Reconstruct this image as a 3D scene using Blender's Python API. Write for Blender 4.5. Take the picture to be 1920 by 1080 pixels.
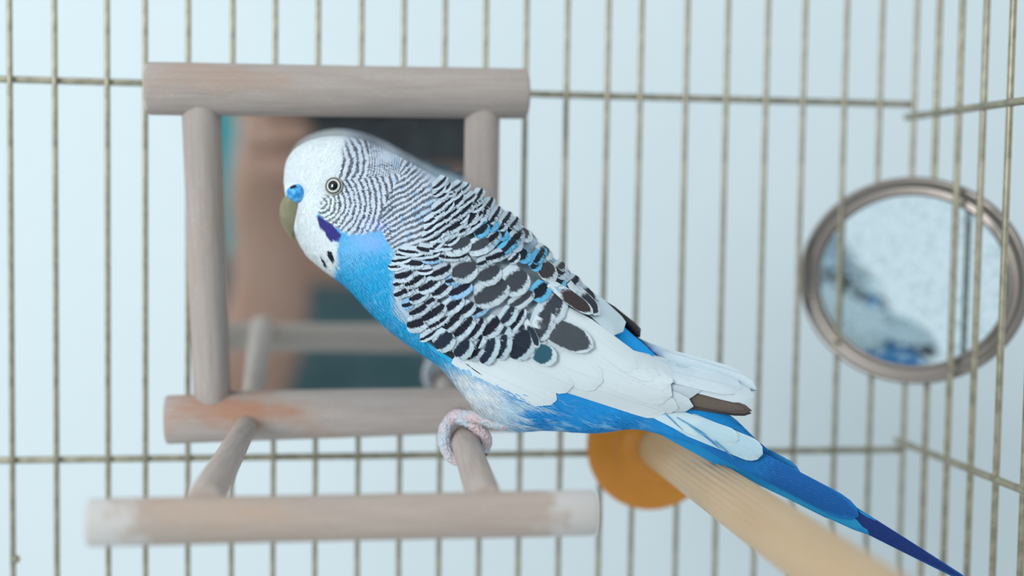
import bpy, bmesh, math, random
import numpy as np
from mathutils import Matrix, Vector

for o in list(bpy.data.objects):
    bpy.data.objects.remove(o)
random.seed(4)
rng = np.random.default_rng(4)
scn = bpy.context.scene
COL = scn.collection

# ------------------------------------------------------------------ camera
F = 2561.19                                    # focal length in pixels of a 1920 wide frame
YAW, PITCH, ROLL = 0.14932, 0.0600, 0.01539
CAM = np.array([-0.18143, -0.39275, 0.06582])
_f = np.array([math.sin(YAW)*math.cos(PITCH), math.cos(YAW)*math.cos(PITCH), -math.sin(PITCH)])
_r = np.array([math.cos(YAW), -math.sin(YAW), 0.0])
_u = np.cross(_r, _f)
RIGHT = math.cos(ROLL)*_r + math.sin(ROLL)*_u
UP = -math.sin(ROLL)*_r + math.cos(ROLL)*_u
FWD = _f
cam_data = bpy.data.cameras.new('camera')
cam = bpy.data.objects.new('camera', cam_data)
COL.objects.link(cam)
m = Matrix.Identity(4)
for i in range(3):
    m[i][0], m[i][1], m[i][2], m[i][3] = RIGHT[i], UP[i], -FWD[i], CAM[i]
cam.matrix_world = m
cam_data.sensor_width = 36.0
cam_data.lens = 36.0*F/1920.0
cam_data.clip_start = 0.01
cam_data.dof.use_dof = True
cam_data.dof.focus_distance = 0.336
cam_data.dof.aperture_fstop = 4.4
scn.camera = cam

# ------------------------------------------------------------------ world, lights, exposure
world = bpy.data.worlds.new('world')
scn.world = world
world.use_nodes = True
bg = world.node_tree.nodes['Background']
bg.inputs['Color'].default_value = (0.87, 0.95, 1.0, 1)
bg.inputs['Strength'].default_value = 0.80


def area_light(name, loc, target, size, energy, color):
    l = bpy.data.lights.new(name, 'AREA')
    l.shape = 'RECTANGLE'
    l.size, l.size_y = size
    l.energy = energy
    l.color = color
    o = bpy.data.objects.new(name, l)
    COL.objects.link(o)
    o.location = loc
    o.rotation_euler = (Vector(target)-Vector(loc)).to_track_quat('-Z', 'Y').to_euler()
    return o


# the room's window, behind and to the left of the viewer (it gives the glint in the bird's eye)
area_light('window_left_offscreen', (-1.95, -2.30, 0.85), (-0.1, -0.05, 0.0), (1.0, 1.1), 62.0, (0.95, 0.98, 1.0))
scn.view_settings.view_transform = 'Standard'
scn.view_settings.look = 'None'
scn.view_settings.exposure = 0.2
scn.view_settings.gamma = 1.0
scn.view_settings.use_curve_mapping = False


# ------------------------------------------------------------------ helpers
def ray(px, py):
    return FWD + (px-960.0)/F*RIGHT - (py-540.0)/F*UP


def on_y(px, py, y):
    d = ray(px, py)
    return CAM + d*((y-CAM[1])/d[1])


def at(px, py, depth):
    return CAM + depth*ray(px, py)


def lin(r, g, b):
    def f(c):
        c = c/255.0
        return c/12.92 if c <= 0.04045 else ((c+0.055)/1.055)**2.4
    return (f(r), f(g), f(b))


def tag(o, label=None, cat=None, group=None, kind=None):
    if label: o['label'] = label
    if cat: o['category'] = cat
    if group: o['group'] = group
    if kind: o['kind'] = kind
    return o


def empty(name, loc):
    o = bpy.data.objects.new(name, None)
    o.empty_display_size = 0.01
    COL.objects.link(o)
    o.location = loc
    return o


def link(name, me, mat, parent=None, mtx=None):
    o = bpy.data.objects.new(name, me)
    COL.objects.link(o)
    if mat is not None and not me.materials:
        me.materials.append(mat)
    if parent is not None:
        o.parent = parent
    if mtx is not None:
        o.matrix_local = mtx
    return o


def mesh_np(name, verts, faces, smooth=True, cols=None):
    """verts (n,3), faces (m,3|4) arrays -> mesh, optional linear rgb per vertex"""
    me = bpy.data.meshes.new(name)
    verts = np.asarray(verts, dtype=np.float32)
    faces = np.asarray(faces, dtype=np.int32)
    k = faces.shape[1]
    me.vertices.add(len(verts))
    me.vertices.foreach_set('co', verts.ravel())
    me.loops.add(faces.size)
    me.loops.foreach_set('vertex_index', faces.ravel())
    me.polygons.add(len(faces))
    me.polygons.foreach_set('loop_start', np.arange(0, faces.size, k, dtype=np.int32))
    me.polygons.foreach_set('loop_total', np.full(len(faces), k, dtype=np.int32))
    me.polygons.foreach_set('use_smooth', np.full(len(faces), smooth))
    if cols is not None:
        a = me.color_attributes.new('Col', 'FLOAT_COLOR', 'POINT')
        c = np.ones((len(verts), 4), dtype=np.float32)
        c[:, :3] = cols
        a.data.foreach_set('color', c.ravel())
    me.update()
    me.validate()
    return me


def lathe(name, prof, n=48, smooth=True):
    """profile of (radius, z) about local Z; closed at ends when radius is 0"""
    bm = bmesh.new()
    rings = []
    for r, z in prof:
        if r < 1e-9:
            rings.append([bm.verts.new((0, 0, z))])
        else:
            rings.append([bm.verts.new((r*math.cos(2*math.pi*i/n), r*math.sin(2*math.pi*i/n), z)) for i in range(n)])
    for a, b in zip(rings, rings[1:]):
        for i in range(n):
            j = (i+1) % n
            if len(a) == 1 and len(b) == 1: continue
            if len(a) == 1: bm.faces.new((a[0], b[j], b[i]))
            elif len(b) == 1: bm.faces.new((a[i], a[j], b[0]))
            else: bm.faces.new((a[i], a[j], b[j], b[i]))
    bmesh.ops.recalc_face_normals(bm, faces=bm.faces)
    for f in bm.faces: f.smooth = smooth
    me = bpy.data.meshes.new(name)
    bm.to_mesh(me)
    bm.free()
    return me


def axis_matrix(p0, p1, up=(0, 0, 1)):
    """matrix whose local Z runs p0->p1, origin at the middle"""
    p0, p1 = Vector(p0), Vector(p1)
    z = (p1-p0).normalized()
    x = Vector(up).cross(z)
    if x.length < 1e-3: x = Vector((1, 0, 0)).cross(z)
    x.normalize()
    y = z.cross(x)
    M = Matrix.Identity(4)
    mid = (p0+p1)/2
    for i in range(3):
        M[i][0], M[i][1], M[i][2], M[i][3] = x[i], y[i], z[i], mid[i]
    return M


def rod(name, p0, p1, r0, r1, mat, parent, n=32, chamfer=None, rings=10, wob=0.0, base=None):
    p0, p1 = np.array(p0), np.array(p1)
    L = float(np.linalg.norm(p1-p0))
    c = min(r0, r1)*0.18 if chamfer is None else chamfer
    prof = [(0, -L/2), ((r0-c)*0.6, -L/2), (r0-c, -L/2), (r0-c*0.3, -L/2+c*0.3), (r0, -L/2+c)]
    for i in range(1, rings):
        t = i/rings
        prof.append((r0+(r1-r0)*t + wob*math.sin(t*9+r0*9000)*0.5 + wob*random.uniform(-.4, .4), -L/2+c+(L-2*c)*t))
    prof += [(r1, L/2-c), (r1-c*0.3, L/2-c*0.3), (r1-c, L/2), ((r1-c)*0.6, L/2), (0, L/2)]
    me = lathe(name, prof, n)
    M = axis_matrix(p0, p1)
    if base is not None:
        M = Matrix.Translation(-Vector(base)) @ M
    return link(name, me, mat, parent, M)


# ------------------------------------------------------------------ materials
class NT:
    def __init__(self, name):
        self.mat = bpy.data.materials.new(name)
        self.mat.use_nodes = True
        self.t = self.mat.node_tree
        self.b = self.t.nodes['Principled BSDF']

    def n(self, typ, **kw):
        nd = self.t.nodes.new(typ)
        for k, v in kw.items():
            if k.startswith('i_'):
                nd.inputs[k[2:].replace('_', ' ')].default_value = v
            else:
                setattr(nd, k, v)
        return nd

    def l(self, a, b):
        self.t.links.new(a, b)

    def math(self, op, a, b=None, c=None, clamp=False):
        nd = self.t.nodes.new('ShaderNodeMath')
        nd.operation = op
        nd.use_clamp = clamp
        for i, v in enumerate((a, b, c)):
            if v is None: continue
            if isinstance(v, (int, float)): nd.inputs[i].default_value = v
            else: self.l(v, nd.inputs[i])
        return nd.outputs[0]

    def mix(self, fac, a, b, blend='MIX'):
        nd = self.t.nodes.new('ShaderNodeMix')
        nd.data_type = 'RGBA'
        nd.blend_type = blend
        for i, v in ((0, fac), (6, a), (7, b)):
            if isinstance(v, (int, float)): nd.inputs[i].default_value = v
            elif isinstance(v, tuple): nd.inputs[i].default_value = (*v[:3], 1)
            else: self.l(v, nd.inputs[i])
        return nd.outputs[2]

    def step(self, v, lo, hi):
        nd = self.t.nodes.new('ShaderNodeMapRange')
        nd.interpolation_type = 'SMOOTHSTEP'
        self.l(v, nd.inputs[0])
        for i, q in ((1, lo), (2, hi)):
            if isinstance(q, (int, float)): nd.inputs[i].default_value = q
            else: self.l(q, nd.inputs[i])
        return nd.outputs[0]

    def noise(self, scale, detail=4.0, vec=None, stretch=None, rough=0.55):
        nd = self.n('ShaderNodeTexNoise')
        nd.inputs['Scale'].default_value = scale
        nd.inputs['Detail'].default_value = detail
        nd.inputs['Roughness'].default_value = rough
        if vec is None:
            vec = self.n('ShaderNodeTexCoord').outputs['Object']
        if stretch is not None:
            mp = self.n('ShaderNodeMapping')
            mp.inputs['Scale'].default_value = stretch
            self.l(vec, mp.inputs[0])
            vec = mp.outputs[0]
        self.l(vec, nd.inputs['Vector'])
        return nd.outputs['Fac']

    def bump(self, h, strength, dist=0.001):
        nd = self.n('ShaderNodeBump')
        nd.inputs['Strength'].default_value = strength
        nd.inputs['Distance'].default_value = dist
        self.l(h, nd.inputs['Height'])
        self.l(nd.outputs[0], self.b.inputs['Normal'])

    def set(self, **kw):
        for k, v in kw.items():
            k = k.replace('_', ' ')
            if isinstance(v, tuple): v = (*v[:3], 1)
            self.b.inputs[k].default_value = v
        return self


def wood_mat(name, base, light, stain, stain_amt, pale_ends=False):
    k = NT(name)
    grain = k.noise(900, 3, stretch=(1, 1, 0.06))
    blot = k.noise(55, 3, stretch=(1, 1, 0.5))
    c = k.mix(k.math('ADD', 0.25, k.math('MULTIPLY', k.step(grain, 0.25, 0.75), 0.5)), base, light)
    c = k.mix(k.math('MULTIPLY', k.step(blot, 0.55, 0.78), stain_amt), c, stain)
    fine = k.noise(3200, 2, stretch=(1, 1, 0.15))
    c = k.mix(k.math('MULTIPLY', k.step(fine, 0.58, 0.75), 0.35), c, lin(205, 200, 196))
    if pale_ends:
        sep = k.n('ShaderNodeSeparateXYZ')
        k.l(k.n('ShaderNodeTexCoord').outputs['Object'], sep.inputs[0])
        edge_noise = k.math('MULTIPLY', k.math('SUBTRACT', k.noise(75, 4, rough=0.7), 0.5), 0.05)
        e = k.step(k.math('ADD', k.math('ABSOLUTE', sep.outputs[2]), edge_noise), 0.040, 0.048)  # rod turns paler grey towards both ends, with an uneven limit
        c = k.mix(k.math('MULTIPLY', e, 0.75), c, lin(204, 201, 199))
    k.l(c, k.b.inputs['Base Color'])
    k.set(Roughness=0.72, Specular_IOR_Level=0.25)
    k.bump(grain, 0.25, 0.0004)
    return k.mat


M_wood = wood_mat('worn_wood', lin(158, 144, 137), lin(182, 170, 163), lin(172, 138, 116), 0.45)
M_wood_low = wood_mat('worn_wood_stained', lin(160, 146, 139), lin(184, 172, 165), lin(174, 114, 78), 0.75)
M_wood_front = wood_mat('pale_end_wood', lin(168, 151, 140), lin(186, 171, 161), lin(190, 158, 134), 0.5, True)
M_arm = wood_mat('arm_wood', lin(158, 141, 132), lin(192, 179, 170), lin(170, 140, 120), 0.4)


def wire_mat():
    k = NT('cage_wire')
    nz = k.noise(260, 3)
    c = k.mix(k.step(nz, 0.35, 0.7), lin(168, 160, 138), lin(136, 129, 110))
    rust = k.noise(90, 4)
    c = k.mix(k.math('MULTIPLY', k.step(rust, 0.66, 0.78), 0.5), c, lin(130, 92, 68))
    k.l(c, k.b.inputs['Base Color'])
    k.set(Metallic=0.55, Roughness=0.42)
    return k.mat


M_wire = wire_mat()


def mirror_mat(name, tint, dirt_col, dirt_lo, dirt_hi, dirt_amt, scale):
    k = NT(name)
    k.set(Base_Color=tint, Metallic=1.0, Roughness=0.03)
    out = k.t.nodes['Material Output']
    d = k.n('ShaderNodeBsdfDiffuse')
    d.inputs['Color'].default_value = (*dirt_col, 1)
    mx = k.n('ShaderNodeMixShader')
    spots = k.noise(scale, 5, rough=0.7)
    haze = k.noise(scale*0.12, 3)
    f = k.math('MULTIPLY', k.step(spots, dirt_lo, dirt_hi), dirt_amt)
    f = k.math('ADD', f, k.math('MULTIPLY', haze, dirt_amt*0.25), clamp=True)
    k.l(f, mx.inputs[0])
    k.l(k.b.outputs[0], mx.inputs[1])
    k.l(d.outputs[0], mx.inputs[2])
    k.l(mx.outputs[0], out.inputs['Surface'])
    return k.mat


M_mirror = mirror_mat('mirror_glass', (0.80, 0.82, 0.82), lin(190, 200, 205), 0.62, 0.8, 0.35, 700)
M_round_mirror = mirror_mat('hazy_mirror_glass', (0.72, 0.84, 0.88), lin(166, 190, 200), 0.42, 0.72, 0.55, 300)


def plain(name, col, rough=0.5, metal=0.0, spec=0.5, **kw):
    k = NT(name)
    nz = k.noise(120, 3)
    c = k.mix(k.math('MULTIPLY', nz, 0.25), col, tuple(x*0.8 for x in col))
    k.l(c, k.b.inputs['Base Color'])
    k.set(Roughness=rough, Metallic=metal, Specular_IOR_Level=spec, **kw)
    return k.mat


M_steel = plain('dull_steel', lin(132, 124, 118), 0.34, 0.8)
M_backing = plain('mirror_backing', lin(120, 100, 85), 0.8)
M_wall = plain('painted_wall', (0.67, 0.74, 0.765), 0.9, 0, 0.1)
M_table = plain('white_table', lin(238, 240, 240), 0.6)
M_tray = plain('tray_plastic', lin(234, 238, 240), 0.5)
M_curtain = plain('teal_curtain', lin(96, 190, 196), 0.9)


def plastic_mat(name, a, b, sss):
    k = NT(name)
    nz = k.noise(140, 3, stretch=(1, 1, 0.25))
    k.l(k.mix(nz, a, b), k.b.inputs['Base Color'])
    k.set(Roughness=0.38, Specular_IOR_Level=0.4, Subsurface_Weight=sss, Subsurface_Scale=0.003)
    return k.mat


M_orange = plastic_mat('orange_plastic', lin(200, 128, 34), lin(216, 142, 48), 0.25)
M_perch = plastic_mat('beige_plastic', lin(184, 152, 114), lin(202, 175, 140), 0.25)

# ------------------------------------------------------------------ the room
def slab(name, lo, hi, mat, bevel=0.0, parent=None, off=(0, 0, 0)):
    bm = bmesh.new()
    bmesh.ops.create_cube(bm, size=1)
    for v in bm.verts:
        v.co = Vector([lo[i]+(hi[i]-lo[i])*(v.co[i]+0.5)-off[i] for i in range(3)])
    if bevel:
        bmesh.ops.bevel(bm, geom=bm.edges, offset=bevel, segments=3, affect='EDGES')
    me = bpy.data.meshes.new(name)
    bm.to_mesh(me)
    bm.free()
    return link(name, me, mat, parent)


tag(slab('wall_back', (-1.6, 0.36, -1.10), (1.6, 0.40, 1.5), M_wall), kind='structure')
table = slab('table', (-0.75, -0.34, -0.155), (0.6, 0.06, -0.125), M_table, 0.004)
tag(table, 'white table top that the bird cage stands on', 'table')

# ------------------------------------------------------------------ the cage
cage = empty('bird_cage', (0, 0, -0.125))
CB = (0, 0, -0.125)
tag(cage, 'brass coloured wire bird cage with thin upright bars and a shallow tray', 'cage')
top_px = [10, 97, 195, 266, 348, 433, 512, 595, 677, 757, 834, 912, 988, 1065, 1142, 1204, 1290, 1366, 1441, 1514, 1598, 1660, 1725]
bot_px = {0: 32, 1: 112, 2: 209, 3: 279, 4: 357, 5: 437, 6: 516, 7: 592, 8: 671, 9: 748, 10: 823, 19: 1478, 20: 1548, 21: 1618, 22: 1681}
Z0, Z1 = -0.108, 0.205
bars = []
for i, px in enumerate(top_px):
    x = on_y(px, 0, 0)[0]
    if i in bot_px:
        x = 0.5*(x + on_y(bot_px[i], 1080, 0)[0])
    bars.append(x)
XL = bars[0]
bars += [XL-0.0121*k for k in range(1, 9)]
for x in bars:
    rod('bar', (x, 0, Z0), (x, 0, Z1), 0.00078, 0.00078, M_wire, cage, 10, rings=2, base=CB)
CORNER = bars[22]
for j in range(1, 18):
    y = -0.0141*j
    rod('bar', (CORNER+0.0004, y, Z0), (CORNER+0.0004, y, Z1), 0.00092, 0.00092, M_wire, cage, 10, rings=2, base=CB)
xl = min(bars)-0.008
for z in (0.0984, -0.0072, 0.203):
    rod('cross_wire', (xl, 0.0016, z), (CORNER+0.001, 0.0016, z), 0.00098, 0.00098, M_wire, cage, 10, rings=2, base=CB)
for z in (0.0947, -0.0047, 0.203):
    rod('cross_wire', (CORNER+0.0019, -0.246, z), (CORNER-0.0004, 0.0045, z), 0.00105, 0.00105, M_wire, cage, 10, rings=2, base=CB)
# tray the bars stand in
tb = bmesh.new()
x0, x1, y0, y1 = xl-0.012, CORNER+0.012, -0.262, 0.012
def tray_ring(g, z):
    return [tb.verts.new((x, y, z+0.125)) for x, y in ((x0+g, y0+g), (x1-g, y0+g), (x1-g, y1-g), (x0+g, y1-g))]
rs = [tray_ring(0.004, -0.125), tray_ring(0.0, -0.1195), tray_ring(0.0, -0.107), tray_ring(0.003, -0.105), tray_ring(0.008, -0.105), tray_ring(0.009, -0.1185)]
for a, b in zip(rs, rs[1:]):
    for i in range(4):
        tb.faces.new((a[i], a[(i+1) % 4], b[(i+1) % 4], b[i]))
tb.faces.new(rs[-1])
tb.faces.new(rs[0][::-1])
me = bpy.data.meshes.new('tray')
tb.to_mesh(me)
tb.free()
link('tray', me, M_tray, cage)
# a small weld blob low on the outermost bar
wb = on_y(33, 1048, 0.0); wb[0] = XL+0.0008
link('weld_blob', lathe('weld_blob', [(0, -.0012), (.0009, -.0008), (.0012, 0), (.0008, .0009), (0, .0012)], 10), M_wire, cage, Matrix.Translation(Vector(wb)-Vector(CB)+Vector((0.0, 0, 0))))

# ------------------------------------------------------------------ mirror perch toy
YF = -0.0095                                    # bottom rail rests on the wires
YT = -0.0170                                    # top rail hangs off on hooks
YP = -0.1075
tp0, tp1 = on_y(275, 166, YT), on_y(988, 176, YT)
toy = empty('mirror_swing', (float(tp0[0]+tp1[0])/2, YF, -0.0))
TB = tuple(toy.location)
tag(toy, 'weathered wooden dowel frame with a square mirror and a front perch bar', 'bird toy')
rod('top_rail', tp0, tp1, 0.0070, 0.0069, M_wood, toy, 48, base=TB, wob=0.00008, chamfer=0.0009)
bp0, bp1 = on_y(310, 787, YF), on_y(987, 765, YF)
rod('bottom_rail', bp0, bp1, 0.0067, 0.0066, M_wood_low, toy, 48, base=TB, wob=0.00008, chamfer=0.0009)
rod('post', on_y(376, 190, YT), on_y(397, 760, YF), 0.00505, 0.0049, M_wood, toy, 40, base=TB, wob=0.00006)
rod('post', on_y(904, 200, YT), on_y(898, 745, YF), 0.0049, 0.0048, M_wood, toy, 40, base=TB, wob=0.00006)
arm_back = [(463, 795), (858, 782)]
rod('arm', on_y(463, 797, YF-0.004), on_y(382, 942, YP), 0.0029, 0.0039, M_arm, toy, 32, base=TB, wob=0.00006)
ARM0, ARM1 = on_y(857, 785, YF-0.004), on_y(910, 940, YP)
rod('arm', ARM0, ARM1, 0.0035, 0.0038, M_arm, toy, 32, base=TB, wob=0.00006)
rod('perch', on_y(163, 980, YP), on_y(1118, 961, YP), 0.0049, 0.0049, M_wood_front, toy, 48, base=TB, wob=0.00008, chamfer=0.0009)
# the mirror plate, set between the rails and leaning with the frame
g = [np.array(on_y(*p)) for p in ((390, 195, YT+0.0012), (892, 200, YT-0.0008), (892, 750, YF-0.0006), (400, 752, YF+0.0014))]
gc = sum(g)/4
MIRROR_N = np.cross(g[1]-g[0], g[3]-g[0]); MIRROR_N /= np.linalg.norm(MIRROR_N)
if MIRROR_N[1] > 0: MIRROR_N = -MIRROR_N
def plate(name, corners, normal, thick, mat, parent, base):
    vs = [c-np.array(base) for c in corners] + [c-normal*thick-np.array(base) for c in corners]
    fs = [(0, 1, 2, 3), (7, 6, 5, 4)] + [(i, i+4, (i+1) % 4+4, (i+1) % 4) for i in range(4)]
    return link(name, mesh_np(name, vs, fs, False), mat, parent)
plate('mirror_plate', g, MIRROR_N, 0.0012, M_mirror, toy, TB)
plate('backing', [c-MIRROR_N*0.00125 for c in g], MIRROR_N, 0.0008, M_backing, toy, TB)
for px in (420, 860):
    h = on_y(px, 150, YF)
    hook = rod('hook', (h[0], YT+0.003, h[2]), (h[0], 0.0042, h[2]+0.0005), 0.0006, 0.0006, M_steel, toy, 8, rings=2, base=TB)

# ------------------------------------------------------------------ orange perch on the back wall
pc = on_y(1220, 830, -0.0012)
perch = empty('plastic_perch', tuple(pc))
tag(perch, 'ribbed beige plastic perch with a round orange end disc fixed to the wires', 'perch')
rot = Matrix.Rotation(math.pi/2, 4, 'X')          # local Z -> world -Y
disc = lathe('end_disc', [(0, 0), (.0175, 0), (.0193, .0006), (.0198, .0018), (.0194, .0032), (.0178, .0040), (.0125, .0045), (.0108, .0052), (.0104, .0075), (.0098, .0084), (0, .0086)], 72)
link('end_disc', disc, M_orange, perch, rot)
# ribbed bar: cross-section with grooves
NR, LB = 120, 0.185
vs, fs = [], []
zs = [0.006, 0.0085] + list(np.linspace(0.012, LB-0.002, 16)) + [LB-0.0006, LB]
for zi, z in enumerate(zs):
    for i in range(NR):
        t = 2*math.pi*i/NR
        r = 0.0057 + 0.0009*(z-zs[0])/(LB-zs[0]) + 0.00016*(1 if math.sin(t*26) > 0 else -1)*(0.4+0.6*abs(math.sin(t*26)))
        if zi == 0: r *= 0.96
        if zi == len(zs)-1: r *= 0.93
        vs.append((r*math.cos(t), r*math.sin(t), z))
for k in range(len(zs)-1):
    for i in range(NR):
        j = (i+1) % NR
        fs.append((k*NR+i, k*NR+j, (k+1)*NR+j, (k+1)*NR+i))
vs += [(0, 0, zs[0]), (0, 0, zs[-1])]
me = bpy.data.meshes.new('perch_bar')
me.from_pydata(vs, [], fs + [(len(vs)-2, (i+1) % NR, i) for i in range(NR)] + [(len(vs)-1, (len(zs)-1)*NR+i, (len(zs)-1)*NR+(i+1) % NR) for i in range(NR)])
for p in me.polygons: p.use_smooth = True
link('perch_bar', me, M_perch, perch, rot)
link('wall_nut', lathe('wall_nut', [(0, -.0062), (.0085, -.0062), (.009, -.0055), (.009, -.0022), (.004, -.002), (.004, .0005), (0, .0005)], 24), M_orange, perch, rot)

# ------------------------------------------------------------------ round mirror across the corner
rc = at(1708, 526, 0.4022)
rm = empty('round_mirror', tuple(rc))
tag(rm, 'rounded oval metal rimmed mirror wedged across the cage corner', 'mirror')
zdir = (Vector(CAM) + Vector((-0.15, 0.0, -0.018)) - Vector(rc)).normalized()
Mr = zdir.to_track_quat('Z', 'Y').to_matrix().to_4x4() @ Matrix.Diagonal((1.11, 1.0, 1.0, 1.0))
R0 = 0.0303
rim = lathe('rim', [(R0-.0055, .0002), (R0-.0050, .0012), (R0-.0044, .0014), (R0-.0038, .0009), (R0-.0022, .0010), (R0-.0016, .0018), (R0-.0006, .0022), (R0, .0016), (R0+.0002, 0), (R0-.0002, -.0016), (R0-.0012, -.0022), (R0-.0055, -.0018), (R0-.0055, .0002)], 96)
link('rim', rim, M_steel, rm, Mr)
link('mirror_plate', lathe('mirror_plate', [(0, .0004), (.010, .0004), (.020, .0004), (R0-.0049, .0004), (R0-.0049, -.001), (0, -.001)], 96, False), M_round_mirror, rm, Mr)

# ------------------------------------------------------------------ the bird
# Its own frame: U to the tail, V down, W away from the viewer's side, one unit = 1/7317 m.
BD = 0.350
S = F/BD
BU0, BV0 = 880.0, 560.0
BO = at(BU0, BV0, BD)
TURN = math.radians(7)                      # tail swung a little towards the room
EX = math.cos(TURN)*RIGHT - math.sin(TURN)*FWD
EW = math.cos(TURN)*FWD + math.sin(TURN)*RIGHT
EV = -UP


def loc2world(p):
    p = np.asarray(p, dtype=float)
    return BO + ((p[..., 0:1]-BU0)*EX + (p[..., 1:2]-BV0)*EV + p[..., 2:3]*EW)/S


def to_loc(px, py, W):
    """point of the plane W = const of the bird's frame that shows at photo position px, py"""
    px, py, W = np.broadcast_arrays(np.asarray(px, float), np.asarray(py, float), np.asarray(W, float))
    d = FWD + ((px-960)/F)[..., None]*RIGHT - ((py-540)/F)[..., None]*UP
    c = CAM-BO
    t = (W/S - c@EW)/(d@EW)
    p = c + t[..., None]*d
    return np.stack([p@EX*S+BU0, p@EV*S+BV0, W], -1)


# side outline pairs (dorsal, ventral) and half width
ST = [((534, 355), (536, 359), 1), ((533.5, 336), (541, 388), 10), ((538, 303), (551, 424), 21), ((555, 279), (560, 452), 38), ((588, 262), (573, 474), 64),
      ((630, 255), (590, 490), 90), ((680, 262), (610, 507), 97), ((730, 283), (634, 525), 105), ((780, 311), (664, 551), 115), ((840, 343), (700, 590), 128),
      ((905, 369), (738, 624), 140), ((965, 410), (786, 659), 147), ((1030, 475), (830, 691), 148), ((1090, 533), (866, 735), 142), ((1138, 582), (900, 778), 130),
      ((1176, 618), (950, 806), 112), ((1215, 652), (1030, 807), 92), ((1255, 690), (1110, 811), 73), ((1310, 730), (1195, 805), 53), ((1365, 775), (1275, 826), 36), ((1415, 822), (1345, 850), 20), ((1440, 845), (1380, 862), 8)]
WG = [((860, 352), (742, 520), 128), ((905, 371), (748, 560), 145), ((985, 431), (785, 640), 156), ((1080, 525), (868, 690), 154), ((1158, 600), (960, 724), 138), ((1245, 686), (1060, 746), 110), ((1340, 704), (1240, 772), 74), ((1420, 742), (1405, 782), 42)]


def catmull(P, n):
    P = np.asarray(P, float)
    k = len(P)
    t = np.linspace(0, k-1, n)
    i = np.clip(t.astype(int), 0, k-2)
    f = (t-i)[:, None]
    p0, p1, p2, p3 = P[np.clip(i-1, 0, k-1)], P[i], P[i+1], P[np.clip(i+2, 0, k-1)]
    return 0.5*((2*p1)+(-p0+p2)*f+(2*p0-5*p1+4*p2-p3)*f**2+(-p0+3*p1-3*p2+p3)*f**3)


def loft(st, n, m, expo=2.0):
    up = to_loc([s[0][0] for s in st], [s[0][1] for s in st], 0)[:, :2]
    lo = to_loc([s[1][0] for s in st], [s[1][1] for s in st], 0)[:, :2]
    b = np.array([s[2] for s in st], float)[:, None]
    C = catmull(np.hstack([up, lo, b]), n)
    th = np.linspace(0, 2*np.pi, m, endpoint=False)
    ct = np.sign(np.cos(th))*np.abs(np.cos(th))**(2/expo)
    sn = np.sign(np.sin(th))*np.abs(np.sin(th))**(2/expo)
    mid = (C[:, None, 0:2]+C[:, None, 2:4])/2
    half = (C[:, None, 0:2]-C[:, None, 2:4])/2
    P = np.zeros((n, m, 3))
    P[..., :2] = mid + half*ct[None, :, None]
    P[..., 2] = -np.maximum(C[:, 4:5], 0.3)*sn[None, :]
    return P


NB, MB_ = 700, 460
BODY = loft(ST, NB, MB_)
# thickness grid of the near side (body, then body and folded wing)
GX0, GY0, GS, GN, GM = 500, 220, 2.5, 400, 290


def depth_grid(Ps):
    g = np.zeros((GM, GN))
    for P in Ps:
        Q = P.reshape(-1, 3)
        Q = Q[Q[:, 2] < 0]
        ix = np.round((Q[:, 0]-GX0)/GS).astype(int)
        iy = np.round((Q[:, 1]-GY0)/GS).astype(int)
        ok = (ix >= 0) & (ix < GN) & (iy >= 0) & (iy < GM)
        np.minimum.at(g, (iy[ok], ix[ok]), Q[ok, 2])
    return g


def blur(g, k):
    for _ in range(k):
        p = np.pad(g, 1, mode='edge')
        g = (p[1:-1, 1:-1]*4+p[:-2, 1:-1]+p[2:, 1:-1]+p[1:-1, :-2]+p[1:-1, 2:])/8
    return g


G_BODY = blur(depth_grid([loft(ST, 1600, 700)]), 2)
G_WING = blur(depth_grid([loft(ST, 1600, 700), loft(WG, 1400, 700, 2.6)]), 10)


def gsample(g, U, V):
    x = np.clip((U-GX0)/GS, 0, GN-1.001)
    y = np.clip((V-GY0)/GS, 0, GM-1.001)
    i, j = x.astype(int), y.astype(int)
    fx, fy = x-i, y-j
    return (g[j, i]*(1-fx)+g[j, i+1]*fx)*(1-fy)+(g[j+1, i]*(1-fx)+g[j+1, i+1]*fx)*fy


def place(px, py, lift=0.0, g=None):
    g = G_WING if g is None else g
    px, py = np.asarray(px, float), np.asarray(py, float)
    W = np.full(px.shape, -90.0)
    for _ in range(6):
        P = to_loc(px, py, W)
        W = 0.5*W + 0.5*(gsample(g, P[..., 0], P[..., 1]) - lift)
    return to_loc(px, py, W)


# ---- plumage colours as a function of the side view of the bird
def L3(r, g, b): return np.array(lin(r, g, b))
WHITE, BLACK = L3(226, 233, 236), L3(12, 15, 30)
PALE = L3(198, 212, 226)
BLUE, CYAN, DEEP = L3(44, 168, 222), L3(20, 174, 224), L3(14, 140, 216)
VIOLET, PATCH = L3(148, 182, 238), L3(52, 48, 128)
_tab = rng.random((64, 64))


def vnoise(x, y, s):
    x, y = x/s+100, y/s+100
    i, j = np.floor(x).astype(int), np.floor(y).astype(int)
    fx, fy = x-i, y-j
    fx, fy = fx*fx*(3-2*fx), fy*fy*(3-2*fy)
    a = _tab[j % 64, i % 64]*(1-fx)+_tab[j % 64, (i+1) % 64]*fx
    b = _tab[(j+1) % 64, i % 64]*(1-fx)+_tab[(j+1) % 64, (i+1) % 64]*fx
    return a*(1-fy)+b*fy


def ss(v, a, b):
    t = np.clip((v-a)/(b-a), 0, 1)
    return t*t*(3-2*t)


def mixc(c, k, m):
    return c*(1-m[:, None])+np.asarray(k)*m[:, None]


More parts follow.
